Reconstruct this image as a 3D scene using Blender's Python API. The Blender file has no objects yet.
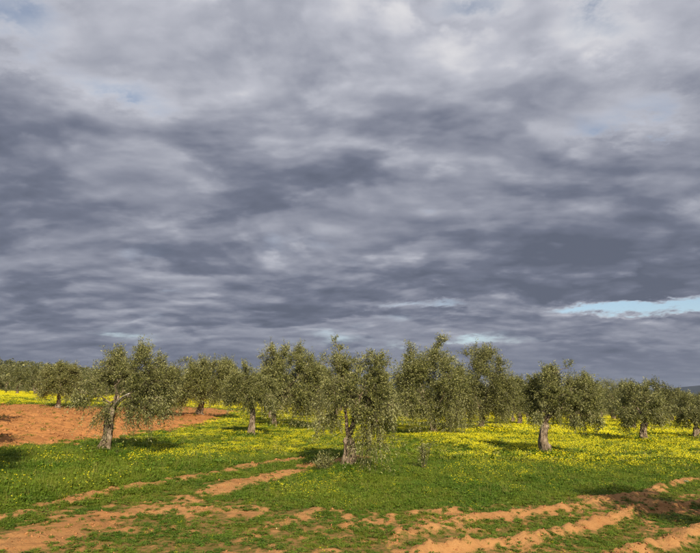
import bpy, math, random
import numpy as np

# ------------------------------------------------------------------ camera, world, sun, exposure
scene = bpy.context.scene
col = scene.collection
FPX, PW, PH = 560.0, 700.0, 553.0          # focal length in photo pixels, photo size
EYE, HORIZON = 2.5, 396.0
PITCH = math.atan((HORIZON - PH / 2) / FPX)
cam_data = bpy.data.cameras.new('camera')
cam_data.sensor_fit = 'HORIZONTAL'
cam_data.sensor_width = 36.0
cam_data.lens = FPX / PW * 36.0
cam_data.clip_start = 0.1
cam_data.clip_end = 20000.0
cam = bpy.data.objects.new('camera', cam_data)
cam.location = (0, 0, EYE)
cam.rotation_euler = (math.pi / 2 + PITCH, 0, 0)
col.objects.link(cam)
scene.camera = cam
scene.render.engine = 'CYCLES'
scene.render.resolution_x, scene.render.resolution_y = 1024, 809
scene.view_settings.view_transform = 'Standard'
scene.view_settings.look = 'None'
scene.view_settings.exposure = 0.35
scene.view_settings.gamma = 1.0
scene.view_settings.use_curve_mapping = False
scene.cycles.max_bounces = 6
scene.cycles.diffuse_bounces = 3
scene.cycles.transmission_bounces = 3
scene.cycles.transparent_max_bounces = 4
scene.cycles.volume_bounces = 0

SUN_ELEV = math.radians(30)
TRAVEL = np.array([-0.25, 1.0]); TRAVEL /= np.linalg.norm(TRAVEL)   # the light goes away from the camera, a little to the left
to_sun = np.array([-TRAVEL[0] * math.cos(SUN_ELEV), -TRAVEL[1] * math.cos(SUN_ELEV), math.sin(SUN_ELEV)])
sun_data = bpy.data.lights.new('sun', 'SUN')
sun_data.energy = 5.0
sun_data.angle = math.radians(0.5)
sun_data.color = (1.0, 0.86, 0.66)
sun = bpy.data.objects.new('sun', sun_data)
from mathutils import Vector
sun.rotation_euler = Vector(to_sun).to_track_quat('Z', 'Y').to_euler()
sun.location = (20, -40, 40)
col.objects.link(sun)


class NT:
    """small helper for writing node graphs"""
    def __init__(self, tree):
        self.t = tree; self.n = tree.nodes; self.l = tree.links
    def put(self, sock, v):
        if v is None: return
        if isinstance(v, bpy.types.NodeSocket): self.l.new(v, sock)
        else: sock.default_value = v
    def m(self, op, a, b=None, c=None, clamp=False):
        nd = self.n.new('ShaderNodeMath'); nd.operation = op; nd.use_clamp = clamp
        self.put(nd.inputs[0], a); self.put(nd.inputs[1], b); self.put(nd.inputs[2], c)
        return nd.outputs[0]
    def v(self, op, a, b=None, s=None):
        nd = self.n.new('ShaderNodeVectorMath'); nd.operation = op
        self.put(nd.inputs[0], a); self.put(nd.inputs[1], b)
        if s is not None: self.put(nd.inputs['Scale'], s)
        return nd.outputs['Value'] if op in ('DOT_PRODUCT', 'LENGTH', 'DISTANCE') else nd.outputs[0]
    def xyz(self, x, y, z):
        nd = self.n.new('ShaderNodeCombineXYZ')
        for i, q in enumerate((x, y, z)): self.put(nd.inputs[i], q)
        return nd.outputs[0]
    def sep(self, v):
        nd = self.n.new('ShaderNodeSeparateXYZ'); self.put(nd.inputs[0], v)
        return nd.outputs
    def noise(self, vec, scale, detail=4.0, rough=0.5, dist=0.0, color=False, lac=2.0):
        nd = self.n.new('ShaderNodeTexNoise'); nd.noise_dimensions = '3D'
        self.put(nd.inputs['Vector'], vec); nd.inputs['Scale'].default_value = scale
        nd.inputs['Detail'].default_value = detail; nd.inputs['Roughness'].default_value = rough
        nd.inputs['Distortion'].default_value = dist; nd.inputs['Lacunarity'].default_value = lac
        return nd.outputs['Color' if color else 'Fac']
    def ss(self, x, lo, hi):
        nd = self.n.new('ShaderNodeMapRange'); nd.interpolation_type = 'SMOOTHSTEP'
        self.put(nd.inputs['Value'], x); self.put(nd.inputs['From Min'], lo); self.put(nd.inputs['From Max'], hi)
        return nd.outputs['Result']
    def lin(self, x, lo, hi, a=0.0, b=1.0):
        nd = self.n.new('ShaderNodeMapRange'); nd.clamp = True
        self.put(nd.inputs['Value'], x); nd.inputs['From Min'].default_value = lo; nd.inputs['From Max'].default_value = hi
        nd.inputs['To Min'].default_value = a; nd.inputs['To Max'].default_value = b
        return nd.outputs['Result']
    def mix(self, f, a, b, mode='MIX'):
        nd = self.n.new('ShaderNodeMix'); nd.data_type = 'RGBA'; nd.blend_type = mode; nd.clamp_factor = True
        self.put(nd.inputs[0], f)
        for s, q in ((6, a), (7, b)):
            if isinstance(q, tuple) and len(q) == 3: q = q + (1.0,)
            self.put(nd.inputs[s], q)
        return nd.outputs[2]


SKY_X, SKY_Y = 41.2, 28.8                      # which stretch of cloud is overhead
world = bpy.data.worlds.new('World')
scene.world = world
world.use_nodes = True
world.cycles.sampling_method = 'MANUAL'
world.cycles.sample_map_resolution = 256
w = NT(world.node_tree)
w.n.clear()
sky = w.n.new('ShaderNodeTexSky')
sky.sky_type = 'NISHITA'
sky.sun_disc = False
sky.sun_elevation = SUN_ELEV
sky.sun_rotation = math.atan2(to_sun[0], to_sun[1])
direction = w.n.new('ShaderNodeTexCoord').outputs['Generated']
dx, dy, dz = w.sep(direction)
up = w.m('MAXIMUM', dz, 0.0)
# the cloud sheet: the view direction meets a gently curved layer overhead, cut in slices so that the puffs have sides
h = w.m('ADD', up, 0.20)
P = w.xyz(w.m('DIVIDE', dx, h), w.m('DIVIDE', dy, h), 0.0)
warp = w.v('SCALE', w.v('SUBTRACT', w.noise(P, 0.9, 2, 0.5, color=True), (0.5, 0.5, 0.5)), s=0.30)
P = w.v('ADD', w.v('ADD', P, warp), (SKY_X, SKY_Y, 0.0))
P0 = w.v('ADD', w.v('SUBTRACT', P, warp), (-SKY_X, -SKY_Y, 0.0))
big = w.noise(w.v('ADD', P, (1.3, 7.1, 0.0)), 0.85, 3, 0.5)
elev = w.m('ARCSINE', dz)
azim = w.m('ARCTAN2', dx, dy)
wob = w.noise(P, 5.0, 6, 0.68)
wob2 = w.noise(w.v('ADD', P, (5.0, 2.0, 0.0)), 1.4, 4, 0.6)
def pix_dir(x, y):
    u, v = (x - PW / 2) / FPX, (PH / 2 - y) / FPX
    X, Y, Z = u, math.cos(PITCH) - v * math.sin(PITCH), math.sin(PITCH) + v * math.cos(PITCH)
    n = math.sqrt(X * X + Y * Y + Z * Z)
    return math.atan2(X, Y), math.asin(Z / n)
gap_sum = None
# openings where the blue shows: photo pixel, half size, strength
for gx, gy, gw, gh, amp in [(672, 305, 85, 8.0, 1.5), (590, 309, 45, 4.0, .9), (440, 341, 65, 5.0, .62), (610, 45, 50, 65, .55), (440, 4, 55, 18, .7),
                            (95, 88, 80, 16, .66), (10, 18, 90, 40, .75), (645, 116, 80, 24, .74), (570, 22, 30, 30, .35),
                            (235, 343, 70, 3.0, .15), (430, 212, 12, 5, .3), (150, 336, 90, 2.6, .15), (200, 295, 110, 4.0, .25), (420, 303, 60, 5.0, .5)]:
    a0, e0 = pix_dir(gx, gy)
    aw = abs(pix_dir(gx + gw, gy)[0] - a0); eh = abs(pix_dir(gx, gy - gh)[1] - e0)
    ax = w.m('DIVIDE', w.m('SUBTRACT', azim, a0), aw)
    ey = w.m('DIVIDE', w.m('SUBTRACT', elev, e0), eh)
    ey = w.m('ADD', ey, w.m('MULTIPLY', w.m('SUBTRACT', wob, 0.5), 5.0))
    ax = w.m('ADD', ax, w.m('MULTIPLY', w.m('SUBTRACT', wob2, 0.5), 5.0))
    r2 = w.m('ADD', w.m('MULTIPLY', ax, ax), w.m('MULTIPLY', ey, ey))
    g = w.m('MULTIPLY', w.m('EXPONENT', w.m('MULTIPLY', r2, -1.0)), amp)
    gap_sum = g if gap_sum is None else w.m('ADD', gap_sum, g)
back_n = w.noise(w.v('ADD', P, (4.0, 9.0, 3.0)), 1.8, 6, 0.55)
back_d = w.m('SUBTRACT', w.m('ADD', w.m('MULTIPLY', back_n, .6), w.m('MULTIPLY', big, .4)), w.m('MULTIPLY', gap_sum, 0.30))
cover = w.ss(back_d, 0.16, 0.42)
lift = w.ss(elev, math.radians(13), math.radians(36))
# thin high cloud lets light through
tone = w.m('ADD', w.m('MULTIPLY', w.lin(back_d, 0.30, 0.62, 1.0, 0.0), 0.44), w.m('MULTIPLY', lift, .26))
tone = w.m('ADD', tone, .10)
NS = 6
bias = w.m('SUBTRACT', w.m('MULTIPLY', w.m('SUBTRACT', big, 0.5), 0.55), w.m('MULTIPLY', gap_sum, 0.22))
for k in range(NS - 1, -1, -1):                      # from the top slice down to the base nearest the eye
    f = k / (NS - 1)
    zk = 1.0 + .30 * f
    Q = w.v('ADD', w.v('SCALE', P0, s=zk), w.v('ADD', warp, (SKY_X, SKY_Y, 1.1 * f * .30)))
    Q = w.v('MULTIPLY', Q, (0.85, 1.0, 1.6))
    n = w.noise(Q, 2.3, 7, 0.54)
    nl = w.noise(w.v('ADD', Q, (-TRAVEL[0] * .08, -TRAVEL[1] * .08, .14)), 2.3, 4, 0.54)
    d = w.m('ADD', w.m('SUBTRACT', n, .425 + .13 * abs(f - .3) * 1.4), bias)
    al = w.m('MULTIPLY', w.ss(d, 0.0, .10), .66)
    t = w.m('ADD', .05 + .26 * f, w.m('MULTIPLY', w.m('SUBTRACT', n, nl), 2.0))
    t = w.m('ADD', t, w.m('MULTIPLY', lift, .38))
    tone = w.m('ADD', w.m('MULTIPLY', tone, w.m('SUBTRACT', 1.0, al)), w.m('MULTIPLY', t, al))
    cover = w.m('SUBTRACT', 1.0, w.m('MULTIPLY', w.m('SUBTRACT', 1.0, cover), w.m('SUBTRACT', 1.0, al)))
# rolls on the underside of the sheet, lit on the side toward the sun
Pr = w.v('MULTIPLY', P, (0.62, 1.0, 1.0))
r0_ = w.noise(Pr, 4.6, 5, 0.50); r1_ = w.noise(w.v('ADD', Pr, (0.012, -0.055, 0.0)), 4.6, 3, 0.50)
tone = w.m('ADD', tone, w.m('MULTIPLY', w.m('SUBTRACT', r0_, r1_), .72))
hz = w.m('MULTIPLY', w.m('SUBTRACT', 1.0, w.ss(elev, math.radians(0.5), math.radians(8.5))), .72)     # distance evens out the lowest clouds
tone = w.m('ADD', w.m('MULTIPLY', tone, w.m('SUBTRACT', 1.0, hz)), w.m('MULTIPLY', hz, .21))
ramp = w.n.new('ShaderNodeValToRGB')
w.put(ramp.inputs[0], w.m('ADD', tone, .035))
cr = ramp.color_ramp
cr.elements[0].position = 0.0; cr.elements[0].color = (0.087, 0.099, 0.136, 1)
cr.elements[1].position = 1.0; cr.elements[1].color = (0.66, 0.645, 0.64, 1)
for p, c in ((0.20, (0.122, 0.135, 0.181, 1)), (0.42, (0.216, 0.228, 0.276, 1)), (0.68, (0.370, 0.378, 0.425, 1))):
    e = cr.elements.new(p); e.color = c
bg_sky = w.n.new('ShaderNodeBackground'); w.put(bg_sky.inputs[0], sky.outputs[0]); bg_sky.inputs[1].default_value = 0.10
bg_cloud = w.n.new('ShaderNodeBackground'); w.put(bg_cloud.inputs[0], ramp.outputs[0]); bg_cloud.inputs[1].default_value = 1.08
mixs = w.n.new('ShaderNodeMixShader')
w.put(mixs.inputs[0], cover); w.put(mixs.inputs[1], bg_sky.outputs[0]); w.put(mixs.inputs[2], bg_cloud.outputs[0])
wo = w.n.new('ShaderNodeOutputWorld'); w.put(wo.inputs[0], mixs.outputs[0])

# ------------------------------------------------------------------ numbers: noise, projection, terrain
rng = np.random.default_rng(7)
_perm = np.random.default_rng(99).random((256, 256))
def vnoise(x, y):
    x = np.asarray(x, float); y = np.asarray(y, float)
    xi = np.floor(x).astype(int); yi = np.floor(y).astype(int)
    fx = x - xi; fy = y - yi
    fx = fx * fx * (3 - 2 * fx); fy = fy * fy * (3 - 2 * fy)
    a = _perm[xi & 255, yi & 255]; b = _perm[(xi + 1) & 255, yi & 255]
    c = _perm[xi & 255, (yi + 1) & 255]; d = _perm[(xi + 1) & 255, (yi + 1) & 255]
    return (a + (b - a) * fx) * (1 - fy) + (c + (d - c) * fx) * fy
def fbm(x, y, f=1.0, octs=4, rough=0.5, seed=0.0):
    s = 0; a = 1.0; t = 0
    for i in range(octs):
        s = s + a * vnoise(x * f + 17.3 * i + seed, y * f + 9.1 * i + seed * 1.7); t += a; a *= rough; f *= 2.03
    return s / t
def sstep(v, lo, hi):
    t = np.clip((v - lo) / (hi - lo), 0, 1)
    return t * t * (3 - 2 * t)

TRUNKS = []
MOUNDS = []                                   # (x, y, radius, height) of earth heaped round trunks
def lay(x, y):
    """the lie of the land without small relief"""
    x = np.asarray(x, float); y = np.asarray(y, float)
    xs = 110 * np.tanh(x / 110)
    z = -0.03 * xs + 0.03 * np.where(xs < 0, np.sqrt(xs * xs + 25) - 5, 0)
    z = z + 23 * np.exp(-((x + 345) / 200) ** 2 - ((y - 450) / 150) ** 2)
    z = z + 0.5 * (fbm(x, y, 0.03, 2, seed=3.0) - 0.5) * sstep(np.hypot(x, y), 25, 70)
    return z

def ground_at(px_, py_):
    u, v = (px_ - PW / 2) / FPX, (PH / 2 - py_) / FPX
    d = np.array([u, math.cos(PITCH) - v * math.sin(PITCH), math.sin(PITCH) + v * math.cos(PITCH)])
    t0, t = 2.0, 2.0
    while t < 900:
        p = d * t + (0, 0, EYE)
        if p[2] < lay(p[0], p[1]): break
        t0 = t; t *= 1.03
    for _ in range(30):
        m = 0.5 * (t0 + t); p = d * m + (0, 0, EYE)
        if p[2] < lay(p[0], p[1]): t = m
        else: t0 = m
    p = d * t + (0, 0, EYE)
    return p
def px_size(p):                                # metres per photo pixel at p
    return (p[1] * math.cos(PITCH) + (p[2] - EYE) * math.sin(PITCH)) / FPX

def world_poly(pts): return np.array([ground_at(*p)[:2] for p in pts])
def seg_dist(x, y, a, b):
    d = b - a; L = d @ d + 1e-9
    t = np.clip(((x - a[0]) * d[0] + (y - a[1]) * d[1]) / L, 0, 1)
    return np.hypot(x - a[0] - t * d[0], y - a[1] - t * d[1])
def line_dist(x, y, pts):
    r = np.full(np.shape(x), 1e9)
    for i in range(len(pts) - 1): r = np.minimum(r, seg_dist(x, y, pts[i], pts[i + 1]))
    return r
def poly_sd(x, y, pts):
    """signed distance, positive inside"""
    r = line_dist(x, y, np.vstack([pts, pts[:1]]))
    ins = np.zeros(np.shape(x), bool)
    for i in range(len(pts)):
        a, b = pts[i], pts[(i + 1) % len(pts)]
        c = ((a[1] > y) != (b[1] > y)) & (x < (b[0] - a[0]) * (y - a[1]) / (b[1] - a[1] + 1e-12) + a[0])
        ins ^= c
    return np.where(ins, r, -r)

FIELD = world_poly([(-260, 408), (-60, 405), (0, 404), (60, 406), (120, 407), (170, 406), (205, 408), (234, 410), (242, 413), (225, 420), (190, 429),
                    (150, 435), (110, 440), (70, 444), (0, 449), (-120, 456), (-260, 462)])
RUTS = [  # photo pixels of the middle line, half width in metres, how bare, how high the ridge
    ([(-120, 545), (-20, 520), (15, 514), (80, 498), (130, 489), (180, 479), (230, 470), (262, 464), (300, 459)], .24, .92, .04),
    ([(-90, 585), (0, 549), (40, 533), (110, 520), (160, 507), (200, 495), (240, 484), (285, 473), (325, 463), (360, 458)], .40, .95, .03),
    ([(60, 553), (110, 536), (170, 520), (215, 505)], .34, .64, .01),
    ([(-60, 560), (0, 535), (60, 524), (120, 513)], .24, .7, .02),
    ([(215, 548), (262, 530), (300, 516), (330, 508)], .24, .68, .02),
    ([(300, 556), (340, 548), (400, 542)], .20, .8, .02),
    ([(340, 528), (372, 520), (395, 516), (430, 512), (500, 506)], .13, .68, .04),
    ([(400, 536), (440, 530), (465, 522), (500, 517), (545, 513), (585, 506), (622, 499), (648, 496), (662, 487), (700, 480), (780, 470)], .19, .95, .11),
    ([(360, 580), (430, 556), (470, 549), (520, 544), (570, 532), (618, 521), (640, 512), (690, 508), (780, 500)], .19, 1.0, .15),
    ([(560, 580), (620, 556), (660, 547), (700, 533), (780, 515)], .22, 1.0, .12),
    ([(585, 500), (640, 500), (690, 512)], .34, .75, .06),
]
RUTS = [(world_poly(p), w_, b_, h_) for p, w_, b_, h_ in RUTS]
WORN = world_poly([(-100, 600), (-20, 520), (90, 498), (190, 480), (262, 470), (300, 476), (240, 496), (330, 508), (420, 505), (520, 500), (600, 492), (700, 487), (800, 480), (800, 620), (350, 700)])
FL_STRIP = world_poly([(112, 452), (180, 445), (250, 439), (335, 438), (335, 452), (262, 459), (200, 463), (140, 464)])
FL_RIGHT = world_poly([(395, 438), (520, 425), (900, 418), (900, 468), (700, 472), (620, 479), (560, 474), (500, 486), (430, 487), (445, 465), (470, 452)])
FL_BASE = world_poly([(262, 484), (300, 474), (346, 478), (352, 495), (300, 501), (268, 494)])
LUSH = world_poly([(-150, 520), (-150, 462), (0, 452), (90, 452), (190, 455), (250, 460), (200, 470), (80, 493), (0, 510)])

def covers(x, y):
    """soil (0..1), flowers (0..1), grass height factor and small relief at ground points"""
    x = np.asarray(x, float); y = np.asarray(y, float)
    dist = np.hypot(x, y)
    n1 = fbm(x, y, 0.9, 4, 0.55, 1.0); n2 = fbm(x, y, 3.1, 3, 0.55, 5.0); n3 = fbm(x, y, 0.25, 3, 0.5, 8.0)
    n4 = fbm(x, y, 7.0, 3, .6, 15.0)
    f = poly_sd(x, y, FIELD)
    soil = sstep(f + (n1 - .5) * 4.2 + (n2 - .5) * 2.2 + (n4 - .5) * 1.6, -0.3, 0.7)
    ridge = np.zeros_like(x); rutsoil = np.zeros_like(x)
    near = dist < 45
    for pts, wd, bare, hh in RUTS:
        r = line_dist(x, y, pts)
        m = sstep(wd * 1.22 - r + (n2 - .5) * wd * 1.7 + (n1 - .5) * wd * 1.0 + (n4 - .5) * .50, -0.12, 0.16) * bare
        m = m * sstep(n2 * .3 + n1 * .3 + n4 * .4 + bare * .34, .64, .78)
        rutsoil = np.maximum(rutsoil, m)
        ridge = np.maximum(ridge, hh * np.exp(-(r / (wd * 1.1)) ** 2))
    worn = sstep(poly_sd(x, y, WORN) + (n3 - .5) * 2.0, -0.5, 1.2)
    patchy = worn * sstep(n2 * .3 + n1 * .35 + n4 * .35, .50, .60) * .85
    s = np.maximum(np.maximum(soil, rutsoil), patchy)
    fl = np.zeros_like(x)
    far = sstep(y + (n3 - .5) * 9, 27, 37)
    fl = np.maximum(fl, far * (0.25 + 0.75 * sstep(n3 * .6 + n1 * .4, .36, .62)))
    fl = np.maximum(fl, .95 * sstep(poly_sd(x, y, FL_STRIP) + (n1 - .5) * 2.4, -.3, .8) * sstep(n2, .25, .55))
    fr = sstep(poly_sd(x, y, FL_RIGHT) + (n1 - .5) * 3.0, -.6, 1.4)
    fl = np.maximum(fl, fr * sstep(n1 * .6 + n2 * .4, .32, .60) * (.35 + .55 * sstep(y, 17, 27)))
    fl = np.maximum(fl, .5 * sstep(poly_sd(x, y, FL_BASE) + (n1 - .5) * 1.2, -.3, .5))
    fl = np.maximum(fl, .05 + .10 * sstep(n1, .5, .7))
    fl = fl * (1 - s) * (1 - sstep(dist, 105, 140))
    lush = sstep(poly_sd(x, y, LUSH) + (n1 - .5) * 2.0, -.5, 1.0)
    tall = 0.62 + .55 * lush + .35 * fr * (1 - worn) + .5 * (n1 - .5)
    tk = np.zeros_like(x)
    for mx, my in TRUNKS: tk = np.maximum(tk, np.exp(-((x - mx) ** 2 + (y - my) ** 2) / .7 ** 2))
    tall = tall * (1 - .50 * worn) * (1 - .45 * s) + .75 * tk
    clod = fbm(x, y, 4.5, 3, .6, 11.0); lump = np.abs(fbm(x, y, 2.2, 3, .55, 21.0) - .5) * 2
    rel = ridge * (.55 + .9 * clod) + s * ((clod - .5) * .13 + (fbm(x, y, 10.0, 2, .6, 61.0) - .5) * .06) + soil * (.085 * np.sin(6.283 * (x * .28 + y * .96 + (n1 - .5) * 1.1) / .95) + .20 * (lump - .3) + .10 * (fbm(x, y, 1.1, 2, .5, 71.) - .5)) + (n1 - .5) * .10 + (n2 - .5) * .03
    for mx, my, mr, mh in MOUNDS:
        rel = rel + mh * np.exp(-((x - mx) ** 2 + (y - my) ** 2) / mr ** 2)
    rel = rel * sstep(-dist, -160, -60)
    return s, fl, tall, rel, soil, worn

def ground_z(x, y):
    return lay(x, y) + covers(x, y)[3]

# ------------------------------------------------------------------ helpers for objects
def mesh_from(name, verts, faces, mat, smooth=False, attrs=None):
    me = bpy.data.meshes.new(name)
    verts = np.asarray(verts, np.float32)
    me.vertices.add(len(verts)); me.vertices.foreach_set('co', verts.ravel())
    if isinstance(faces, np.ndarray):
        k = faces.shape[1]; flat = faces.astype(np.int32).ravel(); nf = len(faces)
        starts = np.arange(nf, dtype=np.int32) * k; tot = np.full(nf, k, np.int32)
    else:
        tot = np.array([len(q) for q in faces], np.int32); nf = len(tot)
        flat = np.fromiter((i for q in faces for i in q), np.int32); starts = np.concatenate([[0], np.cumsum(tot)[:-1]]).astype(np.int32)
    me.loops.add(len(flat)); me.loops.foreach_set('vertex_index', flat)
    me.polygons.add(nf); me.polygons.foreach_set('loop_start', starts); me.polygons.foreach_set('loop_total', tot)
    if smooth: me.polygons.foreach_set('use_smooth', np.ones(nf, bool))
    for an, (dom, typ, data) in (attrs or {}).items():
        a = me.attributes.new(an, typ, dom)
        a.data.foreach_set({'FLOAT': 'value', 'INT': 'value', 'FLOAT_VECTOR': 'vector'}[typ], np.asarray(data).ravel())
    me.update(calc_edges=True)
    for mm in (mat if isinstance(mat, (list, tuple)) else [mat]):
        if mm is not None: me.materials.append(mm)
    return me
def obj(name, me, parent=None):
    o = bpy.data.objects.new(name, me); col.objects.link(o)
    if parent is not None: o.parent = parent
    return o
def tag(o, label=None, cat=None, group=None, kind=None):
    for k, v_ in (('label', label), ('category', cat), ('group', group), ('kind', kind)):
        if v_: o[k] = v_
    return o
def material(name):
    m = bpy.data.materials.new(name); m.use_nodes = True
    g = NT(m.node_tree); b = g.n['Principled BSDF']
    b.inputs['Roughness'].default_value = 0.9
    b.inputs['Specular IOR Level'].default_value = 0.15
    return m, g, b
def attr(g, name):
    a = g.n.new('ShaderNodeAttribute'); a.attribute_name = name
    return a.outputs['Fac']
def bump(g, b, height, strength, dist):
    n = g.n.new('ShaderNodeBump'); n.inputs['Strength'].default_value = strength; n.inputs['Distance'].default_value = dist
    g.put(n.inputs['Height'], height); g.put(b.inputs['Normal'], n.outputs[0])

# ------------------------------------------------------------------ materials
def make_ground_mat():
    m, g, b = material('field_ground')
    pos = g.n.new('ShaderNodeNewGeometry').outputs['Position']
    s = attr(g, 'soil'); fl = attr(g, 'flower'); far = attr(g, 'far')
    n1 = g.noise(pos, 1.3, 5, .6); n2 = g.noise(pos, 9.0, 5, .65); n3 = g.noise(pos, 38.0, 3, .6)
    soil = g.mix(n1, (0.36, 0.175, 0.062), (0.47, 0.265, 0.110))
    soil = g.mix(attr(g, 'ploughed'), soil, g.mix(n1, (0.38, 0.160, 0.052), (0.47, 0.228, 0.084)))
    damp = g.noise(pos, .33, 4, .6)
    soil = g.mix(g.m('MULTIPLY', g.ss(damp, .46, .66), .40), soil, (0.24, 0.095, 0.034))
    soil = g.mix(g.m('MULTIPLY', g.ss(n2, .5, .75), .55), soil, (0.23, 0.085, 0.030))
    soil = g.mix(g.m('MULTIPLY', g.ss(n3, .55, .8), .4), soil, (0.56, 0.34, 0.16))
    under = g.mix(n2, (0.060, 0.085, 0.012), (0.12, 0.130, 0.026))
    under = g.mix(g.m('MULTIPLY', attr(g, 'worn'), g.ss(n2, .35, .62)), under, (0.27, 0.155, 0.060))
    turf = g.mix(n1, (0.085, 0.095, 0.028), (0.14, 0.125, 0.045))
    fn = g.noise(g.v('MULTIPLY', pos, (1.0, .5, 1.0)), 0.55, 5, .62)
    turf = g.mix(g.m('MULTIPLY', g.ss(fn, .36, .52), fl), turf, (0.62, 0.50, 0.020))
    under = g.mix(far, under, turf)
    edge = g.ss(g.m('ADD', g.m('ADD', s, g.m('MULTIPLY', g.m('SUBTRACT', n2, .5), .8)), g.m('MULTIPLY', g.m('SUBTRACT', n3, .5), .5)), .22, .72)
    g.put(b.inputs['Base Color'], g.mix(edge, under, soil))
    hgt = g.m('ADD', g.m('MULTIPLY', n2, .7), g.m('MULTIPLY', n3, .3))
    bump(g, b, hgt, .8, .05)
    b.inputs['Specular IOR Level'].default_value = .05
    return m
def make_leaf_mat(name, top, top2, under, trans):
    m, g, b = material(name)
    geo = g.n.new('ShaderNodeNewGeometry')
    r = geo.outputs['Random Per Island']
    oi = g.n.new('ShaderNodeObjectInfo').outputs['Random']
    c = g.mix(g.m('POWER', r, 1.6), top, top2)
    c = g.mix(g.m('MULTIPLY', g.ss(r, .86, .95), .8), c, (0.42, 0.41, 0.15))
    c = g.mix(geo.outputs['Backfacing'], c, under)
    c = g.mix(g.m('MULTIPLY', oi, .20), c, (0.12, 0.115, 0.05))
    g.put(b.inputs['Base Color'], c)
    b.inputs['Roughness'].default_value = .42
    b.inputs['Specular IOR Level'].default_value = .22
    tr = g.n.new('ShaderNodeBsdfTranslucent'); g.put(tr.inputs[0], g.mix(.5, c, (0.20, 0.22, 0.03)))
    mx = g.n.new('ShaderNodeMixShader'); mx.inputs[0].default_value = trans
    g.put(mx.inputs[1], b.outputs[0]); g.put(mx.inputs[2], tr.outputs[0])
    g.put(g.n['Material Output'].inputs[0], mx.outputs[0])
    return m
def make_bark_mat(name, dark, mid, pale):
    m, g, b = material(name)
    tc = g.n.new('ShaderNodeTexCoord').outputs['Object']
    v = g.v('MULTIPLY', tc, (1.0, 1.0, .28))
    n1 = g.noise(v, 16, 6, .65, .6); n2 = g.noise(tc, 4.0, 3, .5)
    c = g.mix(g.ss(n1, .35, .66), dark, mid)
    c = g.mix(g.m('MULTIPLY', g.ss(n2, .45, .7), .7), c, pale)
    g.put(b.inputs['Base Color'], c)
    bump(g, b, n1, 1.0, .10)
    return m
def make_blade_mat(name, a, bcol, dry, yellow=None):
    m, g, b = material(name)
    pos = g.n.new('ShaderNodeNewGeometry').outputs['Position']
    oi = g.n.new('ShaderNodeObjectInfo').outputs['Random']
    n = g.noise(pos, .45, 3, .6)
    c = g.mix(g.ss(n, .35, .65), a, bcol)
    c = g.mix(g.m('MULTIPLY', g.ss(oi, .72, 1.0), .7), c, dry)
    g.put(b.inputs['Base Color'], c)
    b.inputs['Roughness'].default_value = .6; b.inputs['Specular IOR Level'].default_value = .25
    tr = g.n.new('ShaderNodeBsdfTranslucent'); g.put(tr.inputs[0], c)
    mx = g.n.new('ShaderNodeMixShader'); mx.inputs[0].default_value = .3
    g.put(mx.inputs[1], b.outputs[0]); g.put(mx.inputs[2], tr.outputs[0])
    g.put(g.n['Material Output'].inputs[0], mx.outputs[0])
    return m
M = {}
M['ground'] = make_ground_mat()
M['leaf'] = make_leaf_mat('olive_leaf', (0.028, 0.042, 0.008), (0.245, 0.245, 0.058), (0.36, 0.365, 0.165), .08)
M['far_leaf'] = make_leaf_mat('far_olive_leaf', (0.030, 0.042, 0.010), (0.135, 0.135, 0.036), (0.17, 0.175, 0.075), .06)  # self-shadow lost among the large far leaves is put into this darker colour
M['bark'] = make_bark_mat('olive_bark', (0.085, 0.060, 0.040), (0.37, 0.285, 0.195), (0.54, 0.44, 0.32))
M['pale_wood'] = make_bark_mat('bare_wood', (0.40, 0.34, 0.27), (0.55, 0.49, 0.41), (0.62, 0.57, 0.50))
M['twig'] = make_bark_mat('twig_bark', (0.10, 0.085, 0.06), (0.19, 0.16, 0.11), (0.24, 0.21, 0.15))
M['grass'] = make_blade_mat('grass_blade', (0.105, 0.185, 0.012), (0.190, 0.240, 0.020), (0.33, 0.29, 0.085))
M['herb'] = make_blade_mat('herb_leaf', (0.088, 0.170, 0.014), (0.150, 0.220, 0.018), (0.21, 0.25, 0.04))
M['petal'] = make_blade_mat('yellow_petal', (0.70, 0.63, 0.012), (0.78, 0.72, 0.02), (0.62, 0.64, 0.08))
M['stone'] = make_bark_mat('field_stone', (0.30, 0.25, 0.19), (0.42, 0.36, 0.29), (0.55, 0.49, 0.41))
def make_clod_mat():
    m, g, b = material('soil_clod')
    pos = g.n.new('ShaderNodeNewGeometry').outputs['Position']
    n = g.noise(pos, 14, 4, .6)
    oi = g.n.new('ShaderNodeObjectInfo').outputs['Random']
    g.put(b.inputs['Base Color'], g.mix(g.m('MULTIPLY', oi, .6), g.mix(n, (0.34, 0.145, 0.050), (0.52, 0.28, 0.12)), (0.24, 0.10, 0.038)))
    bump(g, b, n, .8, .03)
    return m
M['clod'] = make_clod_mat()
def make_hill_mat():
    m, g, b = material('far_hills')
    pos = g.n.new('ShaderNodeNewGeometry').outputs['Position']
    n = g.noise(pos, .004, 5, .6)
    g.put(b.inputs['Base Color'], g.mix(n, (0.016, 0.024, 0.034), (0.028, 0.038, 0.046)))  # cloud shadow and the blue of distance are put into this base colour
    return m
M['hills'] = make_hill_mat()

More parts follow.
